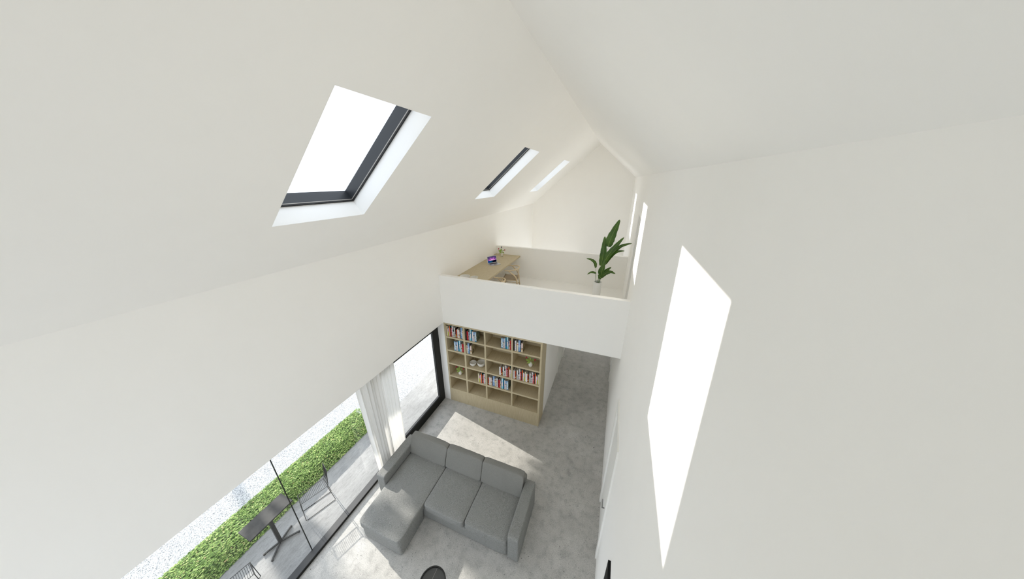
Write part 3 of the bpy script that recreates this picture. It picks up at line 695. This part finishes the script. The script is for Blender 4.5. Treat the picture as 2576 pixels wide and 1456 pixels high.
bleaf([(326, 872), (270, 852), (215, 846), (164, 864)], 26, (-.03, -.06, -.09, -.12), .6)
bleaf([(430, 950), (432, 860), (440, 760), (455, 655)], 44, (-.08, -.11, -.10, -.06))
bleaf([(432, 955), (470, 900), (525, 850), (594, 818)], 34, (.02, .03, .05, .08), .4)
bleaf([(440, 950), (500, 880), (590, 850), (688, 882)], 40, (-.06, -.10, -.14, -.18), .7)
bleaf([(405, 915), (395, 870), (400, 820), (424, 765)], 34, (.03, .04, .04, .05))
bleaf([(445, 948), (420, 930), (400, 905), (372, 885)], 34, (-.10, -.12, -.13, -.14))
for (a, b_, dy, r_) in (((400, 1030), (472, 478), 0, .006), ((362, 1035), (300, 786), 0, .005), ((366, 1035), (326, 870), -.03, .006), ((388, 1035), (398, 930), -.02, .011), ((390, 1035), (395, 762), -.02, .006),
                       ((405, 1035), (432, 950), -.06, .010), ((414, 1035), (456, 948), 0, .005), ((408, 1035), (470, 740), .0, .007)):
    bm = bmesh.new(); p0 = W2(a[0], a[1]+40, dy*.3); p1 = W2(b_[0], b_[1], dy)
    mid = Vector((p0.x*.55+p1.x*.45 - .015, (p0.y+p1.y)/2, p0.z*.45+p1.z*.55)); tube(bm, bez(p0, mid, p1, 8), [r_*(1-.4*i/8) for i in range(9)], 6); obj('stalk', bm, M['stem'], pl, True)

# ------------------------------------------------------------------ sofa
sf = thing('corner_sofa', 'grey fabric corner sofa with a chaise beside the glazed wall', 'sofa', (-2.21, 2.4, 0))
OX, OY = -2.21, 2.4
def soft(name, x0, x1, y0, y1, z0, z1, r, m, puff=.0, nx=10, ny=10, wob=.004, seed=0, lean=0.0, parent=None):
    bm = bmesh.new(); box(bm, x0-OX, x1-OX, y0-OY, y1-OY, z0, z1)
    bmesh.ops.recalc_face_normals(bm, faces=bm.faces)
    bmesh.ops.subdivide_edges(bm, edges=list(bm.edges), cuts=9, use_grid_fill=True)
    cx, cy, cz = (x0+x1)/2-OX, (y0+y1)/2-OY, (z0+z1)/2; hx, hy, hz = (x1-x0)/2, (y1-y0)/2, (z1-z0)/2
    for v in bm.verts:
        p = v.co - Vector((cx, cy, cz))
        # round the corners: clamp to an inner box then push out by r
        q = Vector((max(-hx+r, min(hx-r, p.x)), max(-hy+r, min(hy-r, p.y)), max(-hz+r, min(hz-r, p.z))))
        d = p-q
        if d.length > 1e-6: p = q + d.normalized()*r
        u = 1-(p.x/hx)**2; w = 1-(p.y/hy)**2; s = 1-(p.z/hz)**2
        if puff: 
            if abs(d.z) > .5*r: p.z += math.copysign(puff*max(0, u)**.6*max(0, w)**.6, p.z)
            if abs(d.y) > .5*r: p.y += math.copysign(puff*.5*max(0, u)**.6*max(0, s)**.6, p.y)
        nz = noise.noise((p+Vector((seed*3.1, seed*1.7, 0)))*5); p += Vector((noise.noise(p*6+Vector((seed, 5, 1))), noise.noise(p*6+Vector((2, seed, 9))), nz))*wob
        p.y += lean*(p.z+hz)
        v.co = p + Vector((cx, cy, cz))
    o = obj(name, bm, m, parent or sf, True)
    md = o.modifiers.new('sub', 'SUBSURF'); md.levels = 1; md.render_levels = 2
    return o
F, F2 = M['fabric'], M['fabric2']
soft('base', -3.46, -.965, 2.385, 3.36, .0, .27, .012, F, wob=.002)
soft('chaise_base', -3.44, -2.60, 1.755, 2.386, .0, .27, .018, F, wob=.005, seed=2)
soft('armrest', -3.665, -3.463, 2.385, 3.37, 0, .62, .014, F, wob=.002, seed=3)
soft('armrest', -.962, -.762, 2.375, 3.37, 0, .62, .014, F, wob=.002, seed=4)
soft('back', -3.462, -.935, 3.27, 3.37, .26, .775, .02, F2, wob=.002, seed=5)
soft('seat_cushion', -3.458, -2.574, 1.735, 3.20, .275, .445, .030, F, puff=.012, wob=.005, seed=6)
soft('seat_cushion', -2.570, -1.757, 2.345, 3.20, .275, .445, .028, F, puff=.012, wob=.004, seed=7)
soft('seat_cushion', -1.753, -.966, 2.365, 3.20, .275, .445, .028, F, puff=.012, wob=.004, seed=8)
for i, (a, b_) in enumerate(((-3.47, -2.592), (-2.586, -1.795), (-1.788, -.962))):
    soft('back_cushion', a, b_, 3.07, 3.205,   .445, .835, .020, F2, puff=.012, wob=.009, seed=10+i*3, lean=.36)

# ------------------------------------------------------------------ round side table
st = thing('side_table', 'round black tray side table at the bottom edge, before the sofa', 'table', (-1.785, 1.545, 0))
bm = bmesh.new(); lathe(bm, [(0, .43), (.188, .43), (.192, .436), (.192, .462), (.176, .462), (.174, .445)], 56); obj('rim', bm, M['trayrim'], st)
bm = bmesh.new(); lathe(bm, [(.1735, .436), (.1735, .445), (0, .445)], 56); obj('tray', bm, M['traytop'], st)
bm = bmesh.new(); tube(bm, [(-.03, .155, .4475), (-.03, -.155, .4475)], .0022, 6); obj('hinge_line', bm, M['strip'], st)
bm = bmesh.new(); bmesh.ops.create_uvsphere(bm, u_segments=10, v_segments=6, radius=.006)
for v in bm.verts: v.co += Vector((-.03, .158, .449))
obj('knob', bm, M['chrome'], st, True)
for k in range(3):
    a = R(90+120*k); bm = bmesh.new(); tube(bm, [(.12*math.cos(a), .12*math.sin(a), .43), (.165*math.cos(a), .165*math.sin(a), 0)], .008); obj('leg', bm, M['trayrim'], st)

# ------------------------------------------------------------------ picture on the right wall
pc = thing('picture_frame', 'black framed white picture hanging on the right wall, bottom edge', 'picture', (XR, 1.55, 1.55))
slab('frame', (0, 0, 0), (0, 1, 0), (0, 0, 1), (-1, 0, 0), -.62, .387, -.6, .49, .028, [(-.52, .292, -.5, .397)], M['black'], pc)
boxo('canvas', (-.018, -.001, -.521, .293, -.501, .398), M['canvas'], pc)

# ------------------------------------------------------------------ curtains
def curtain(y0, y1, y0b, y1b, label, seed, nf, cx):
    rnd = random.Random(seed); bm = bmesh.new(); nu, nv = 110, 14; g_ = []
    ph = [rnd.uniform(0, 6.3) for _ in range(4)]
    for j in range(nv+1):
        v = j/nv; row = []
        for i in range(nu+1):
            u = i/nu
            bulge = math.sin(math.pi*v)
            ya = y0+(y0b-y0)*v + .0*bulge; yb = y1+(y1b-y1)*v
            uu = u + .012*math.sin(u*nf*4+ph[0])
            x = cx + .018*math.sin(uu*nf*2*math.pi+ph[1]+.5*v) + .010*math.sin(uu*nf*1.3*2*math.pi+ph[2]) + .006*math.sin(u*31+v*3+ph[3])
            row.append(bm.verts.new((x, ya+(yb-ya)*u, 2.497-(2.497-.015)*v)))
        g_.append(row)
    for j in range(nv):
        for i in range(nu): bm.faces.new((g_[j][i], g_[j][i+1], g_[j+1][i+1], g_[j+1][i]))
    o = obj('curtain', bm, M['curtain'], None, True); tag(o, label, 'curtain', 'curtains at the glazed wall'); return o
curtain(2.53, 3.045, 2.60, 3.005, 'nearer sheer white curtain panel, directly behind the sofa arm', 3, 7, -3.83)
curtain(3.01, 3.50, 2.97, 3.41, 'farther sheer white curtain panel, beside the framed sliding window', 8, 6, -3.898)

# ------------------------------------------------------------------ patio: table, wire chairs, hedge, tree
pt = thing('patio_table', 'charcoal rectangular bistro table on the patio outside the glass', 'table', (-4.705, 1.157, 0))
boxo('table_top', (-.168, .142, -.312, .312, .712, .738), M['darktable'], pt, .004)
boxo('column', (-.024, .024, -.024, .024, .03, .712), M['tableblack'], pt)
for sx_ in (-1, 1):
    for sy in (-1, 1):
        bm = bmesh.new(); e = Vector((.04+sx_*.112, sy*.228, 0)); n_ = Vector((-e.y, e.x, 0)).normalized()*.011
        vs = [bm.verts.new(p) for p in (-n_+Vector((0, 0, .012)), n_+Vector((0, 0, .012)), e+n_+Vector((0, 0, .012)), e-n_+Vector((0, 0, .012)), -n_+Vector((0, 0, .036)), n_+Vector((0, 0, .036)), e+n_+Vector((0, 0, .03)), e-n_+Vector((0, 0, .03)))]
        for q in ((0, 3, 2, 1), (4, 5, 6, 7), (0, 1, 5, 4), (1, 2, 6, 5), (2, 3, 7, 6), (3, 0, 4, 7)): bm.faces.new([vs[i] for i in q])
        f = obj('foot', bm, M['tableblack'], pt)
        bm = bmesh.new(); lathe(bm, [(0, 0), (.014, 0), (.014, .012), (0, .012)], 12, e.x*.94, e.y*.94); obj('glide', bm, M['tableblack'], f)
def wire_chair():
    t = thing('wire_chair', 'black wire chair with slatted seat on the patio behind the table', 'chair')
    m = M['metal_wire']; w, d0, d1 = .112, -.22, .22   # front is -y
    for s in (-1, 1):
        bm = bmesh.new(); tube(bm, spline([(s*w, d0, .45), (s*(w+.004), d0-.02, .02), (s*(w+.004), d0+.0, .006), (s*(w+.004), d1+.02, .006), (s*(w+.004), d1+.03, .02), (s*w, d1-.02, .45)], 1), .005, 6); obj('sled_leg', bm, m, t)
        bm = bmesh.new(); tube(bm, [(s*w, d0, .45), (s*w, d1-.04, .44), (s*w, d1, .47), (s*w*.98, d1+.05, .82)], .0045, 6); obj('side_rod', bm, m, t)
    bm = bmesh.new(); tube(bm, [(-w, d0, .45), (w, d0, .45)], .008, 6); obj('front_rod', bm, m, t)
    bm = bmesh.new(); tube(bm, [(-w, d1+.05, .82), (w, d1+.05, .82)], .005, 6); tube(bm, [(-w, d1+.01, .5), (w, d1+.01, .5)], .004, 6); obj('back_rail', bm, m, t)
    bm = bmesh.new()
    for k in range(17):
        y = d0+.02+k*(d1-d0-.05)/16; tube(bm, [(-w, y, .448), (0, y, .436), (w, y, .448)], .0026, 5)
    obj('seat_rods', bm, m, t)
    bm = bmesh.new()
    for k in range(1, 9):
        x = -w+2*w*k/9; tube(bm, [(x, d1-.05, .445), (x, d1-.01, .46), (x, d1+.02, .55), (x, d1+.05, .82)], .0026, 5)
    obj('back_rods', bm, m, t)
    return t
w1 = wire_chair(); w1.location = (-4.635, 1.80, 0); w1.rotation_euler = (0, 0, R(-20)); w1['group'] = 'wire chairs on the patio'
w1['label'] = 'black wire chair with slatted seat, fully visible on the patio'
w2 = copy_tree(w1); w2.location = (-4.46, .49, 0); w2.rotation_euler = (0, 0, R(180-14)); w2['label'] = 'black wire chair cut off by the lower left corner, near side of patio table'

def hedge():
    t = thing('hedge', 'low clipped green hedge along the patio edge', 'hedge', (0, 0, 0))
    rnd = random.Random(5); y0, y1 = -4.0, 3.72
    prof = [(-5.12, 0), (-5.17, .08), (-5.25, .19), (-5.34, .225), (-5.70, .225), (-5.80, .18), (-5.86, 0)]
    bm = bmesh.new(); N = 90; rows = []
    for i in range(N+1):
        y = y0+(y1-y0)*i/N; k = min(1, (y1-y)/.10+.35)
        rows.append([bm.verts.new((-5.49+(x+5.49)*(.75+.25*k)+.012*noise.noise(Vector((x*7, y*4, 1))), y, z*k*.93+(.012*noise.noise(Vector((x*9, y*5, 3))) if z > 0 else 0))) for x, z in prof])
    for i in range(N):
        for k in range(len(prof)-1): bm.faces.new((rows[i][k], rows[i][k+1], rows[i+1][k+1], rows[i+1][k]))
    bm.faces.new(rows[0]); bm.faces.new(rows[-1])
    obj('hedge_core', bm, M['hedgecore'], t, True)
    # leaves
    seg = []; tot = 0
    for (a, b_) in zip(prof[:-1], prof[1:]):
        l = math.dist(a, b_); seg.append((tot, l, a, b_)); tot += l
    me = bpy.data.meshes.new('leaves'); vs = []; fs = []; sh = []
    n = 30000
    for q in range(n):
        s = rnd.uniform(0, tot); y = rnd.uniform(-1.2, y1+.02) if q < n*.9 else rnd.uniform(y0, -1.2)
        for (t0, l, a, b_) in seg:
            if t0 <= s <= t0+l: break
        f = (s-t0)/l; x = a[0]+(b_[0]-a[0])*f; z = a[1]+(b_[1]-a[1])*f; nn = Vector((-(b_[1]-a[1]), 0, (b_[0]-a[0]))).normalized()
        if nn.z < 0 or (abs(nn.z) < .01 and False): nn = -nn
        if x > -5.3 and nn.x < 0: nn = -nn
        if x < -5.7 and nn.x > 0: nn = -nn
        p = Vector((x, y, z)) + nn*rnd.uniform(-.004, .022)
        d = Vector((rnd.gauss(.05, .28), 1+rnd.gauss(0, .2), rnd.gauss(0, .2))).normalized()
        nr = (nn + Vector((rnd.gauss(0, .25), rnd.gauss(0, .25), rnd.gauss(0, .25)))).normalized(); side = d.cross(nr).normalized()
        ln = rnd.uniform(.020, .042); wd = ln*rnd.uniform(.20, .34); o_ = len(vs)
        up_ = side.cross(d)*.15*ln
        vs += [p-d*ln*.5, p-side*wd*.9+up_*.5, p+d*ln*.5-up_, p+side*wd*.9+up_*.5]
        fs.append((o_, o_+1, o_+2, o_+3)); c = rnd.random()**1.1
        cl = .5+.5*noise.noise(Vector((x*5, y*5, z*5))); c = min(1, max(0, .25*cl+.78*c)); 
        if rnd.random() < .012: c = 1.0
        elif c > .96: c = .95
        sh.append(c)
    me.from_pydata([tuple(v) for v in vs], [], fs); me.update()
    at = me.attributes.new('shade', 'FLOAT', 'FACE'); at.data.foreach_set('value', sh)
    o = bpy.data.objects.new('leaves', me); finish(o, M['hedgeleaf'], t); o['kind'] = 'stuff'
    return t
hedge()

TX, TYY = -18.0, 3.75
def tree():
    t = thing('garden_tree', 'leafy garden tree standing beyond the gravel outside', 'tree', (TX, TYY, 0))
    rnd = random.Random(11)
    bm = bmesh.new(); tube(bm, [(0, 0, 0), (.03, .02, 1.5), (-.02, .04, 3.5), (.04, .0, 6.0), (0, .1, 8.5)], [.13, .115, .10, .09, .05], 12)
    obj('trunk', bm, M['bark'], t, True)
    lobes = []
    for k in range(26):
        a = rnd.uniform(0, 6.283); r = rnd.uniform(.3, 1)**.6
        rr = rnd.uniform(.55, 1.0); lobes.append((Vector((1.6*r*math.cos(a), 1.35+3.0*r*math.sin(a), max(7.32+.8*rr, 8.9+1.7*rnd.uniform(-1, 1)*(1.1-r*.6)))), rr))
    # lower sprays that dapple the light on the floor in front of the sofa
    lobes += [(Vector((.1, -.6, 6.55)), .5), (Vector((-.3, .35, 6.15)), .42), (Vector((0, -1.3, 7.3)), .7), (Vector((.1, 1.2, 6.92)), .27), (Vector((.2, 1.7, 7.02)), .2), (Vector((.1, 1.15, 7.4)), .42), (Vector((.3, 1.75, 7.42)), .4), (Vector((.1, 2.7, 7.92)), .8), (Vector((.2, 3.5, 7.92)), .82), (Vector((0, 4.2, 7.93)), .78), (Vector((.1, .6, 7.9)), .75), (Vector((0, -.3, 7.6)), .6), (Vector((.1, 1.6, 8.0)), .75)]
    for (c, r) in lobes[:14]:
        bm = bmesh.new(); tube(bm, bez((0, 0, min(c.z-.6, 5.5+rnd.random()*2)), (c.x*.4, c.y*.4, c.z-.3), c, 6), [.045, .04, .034, .028, .022, .016, .010], 6); obj('branch', bm, M['bark'], t, True)
    me = bpy.data.meshes.new('foliage'); vs = []; fs = []
    for (c, r) in lobes:
        for q in range(int((1300 if (7.9 < c.z < 8.05 and c.y > 2) else 620)*r*r)):
            d = Vector((rnd.gauss(0, 1), rnd.gauss(0, 1), rnd.gauss(0, 1))).normalized()*r*rnd.random()**.45
            p = c+Vector((d.x, d.y, d.z*.8)); a = Vector((rnd.gauss(0, 1), rnd.gauss(0, 1), rnd.gauss(0, 1))).normalized(); b_ = a.orthogonal().normalized()
            l = rnd.uniform(.07, .13); w_ = l*.5; o_ = len(vs); vs += [p-a*l, p-b_*w_, p+a*l, p+b_*w_]; fs.append((o_, o_+1, o_+2, o_+3))
    me.from_pydata([tuple(v) for v in vs], [], fs); me.update()
    o = bpy.data.objects.new('foliage', me); finish(o, M['treeleaf'], t); o['kind'] = 'stuff'
tree()

# ------------------------------------------------------------------ light
w = bpy.data.worlds.new('sky'); SC.world = w; w.use_nodes = True; nt = w.node_tree
bg = nt.nodes['Background']; bg.inputs[0].default_value = (.825, .90, 1.0, 1); bg.inputs[1].default_value = 1.55
sd = bpy.data.lights.new('sun', 'SUN'); sd.energy = 4.9; sd.angle = R(.55); sd.color = (1.0, .955, .88)
so = bpy.data.objects.new('sun', sd); C.objects.link(so)
D = Vector((1, -.205, -.434)).normalized(); so.rotation_euler = D.to_track_quat('-Z', 'Y').to_euler(); so.location = (-10, 3, 9)

# ------------------------------------------------------------------ camera
cam = bpy.data.cameras.new('camera'); co = bpy.data.objects.new('camera', cam); C.objects.link(co); SC.camera = co
FPX = 689.3; cam.sensor_fit = 'HORIZONTAL'; cam.sensor_width = 36; cam.lens = FPX*36/2576; cam.shift_x = 8/2576; cam.clip_start = .01; cam.clip_end = 500
pit, yaw = R(21.93), R(21.24)
fw = Vector((-math.sin(yaw)*math.cos(pit), math.cos(yaw)*math.cos(pit), -math.sin(pit))); co.location = (0, 0, 5.86)
co.rotation_euler = fw.to_track_quat('-Z', 'Y').to_euler()

SC.view_settings.view_transform = 'Standard'; SC.view_settings.look = 'None'; SC.view_settings.exposure = 0.72; SC.view_settings.gamma = 1.0; SC.view_settings.use_curve_mapping = False
SC.cycles.use_denoising = True; SC.cycles.max_bounces = 16; SC.cycles.diffuse_bounces = 12; SC.cycles.glossy_bounces = 4; SC.cycles.transparent_max_bounces = 16
SC.cycles.sample_clamp_indirect = 8.0; SC.cycles.caustics_reflective = False; SC.cycles.caustics_refractive = False
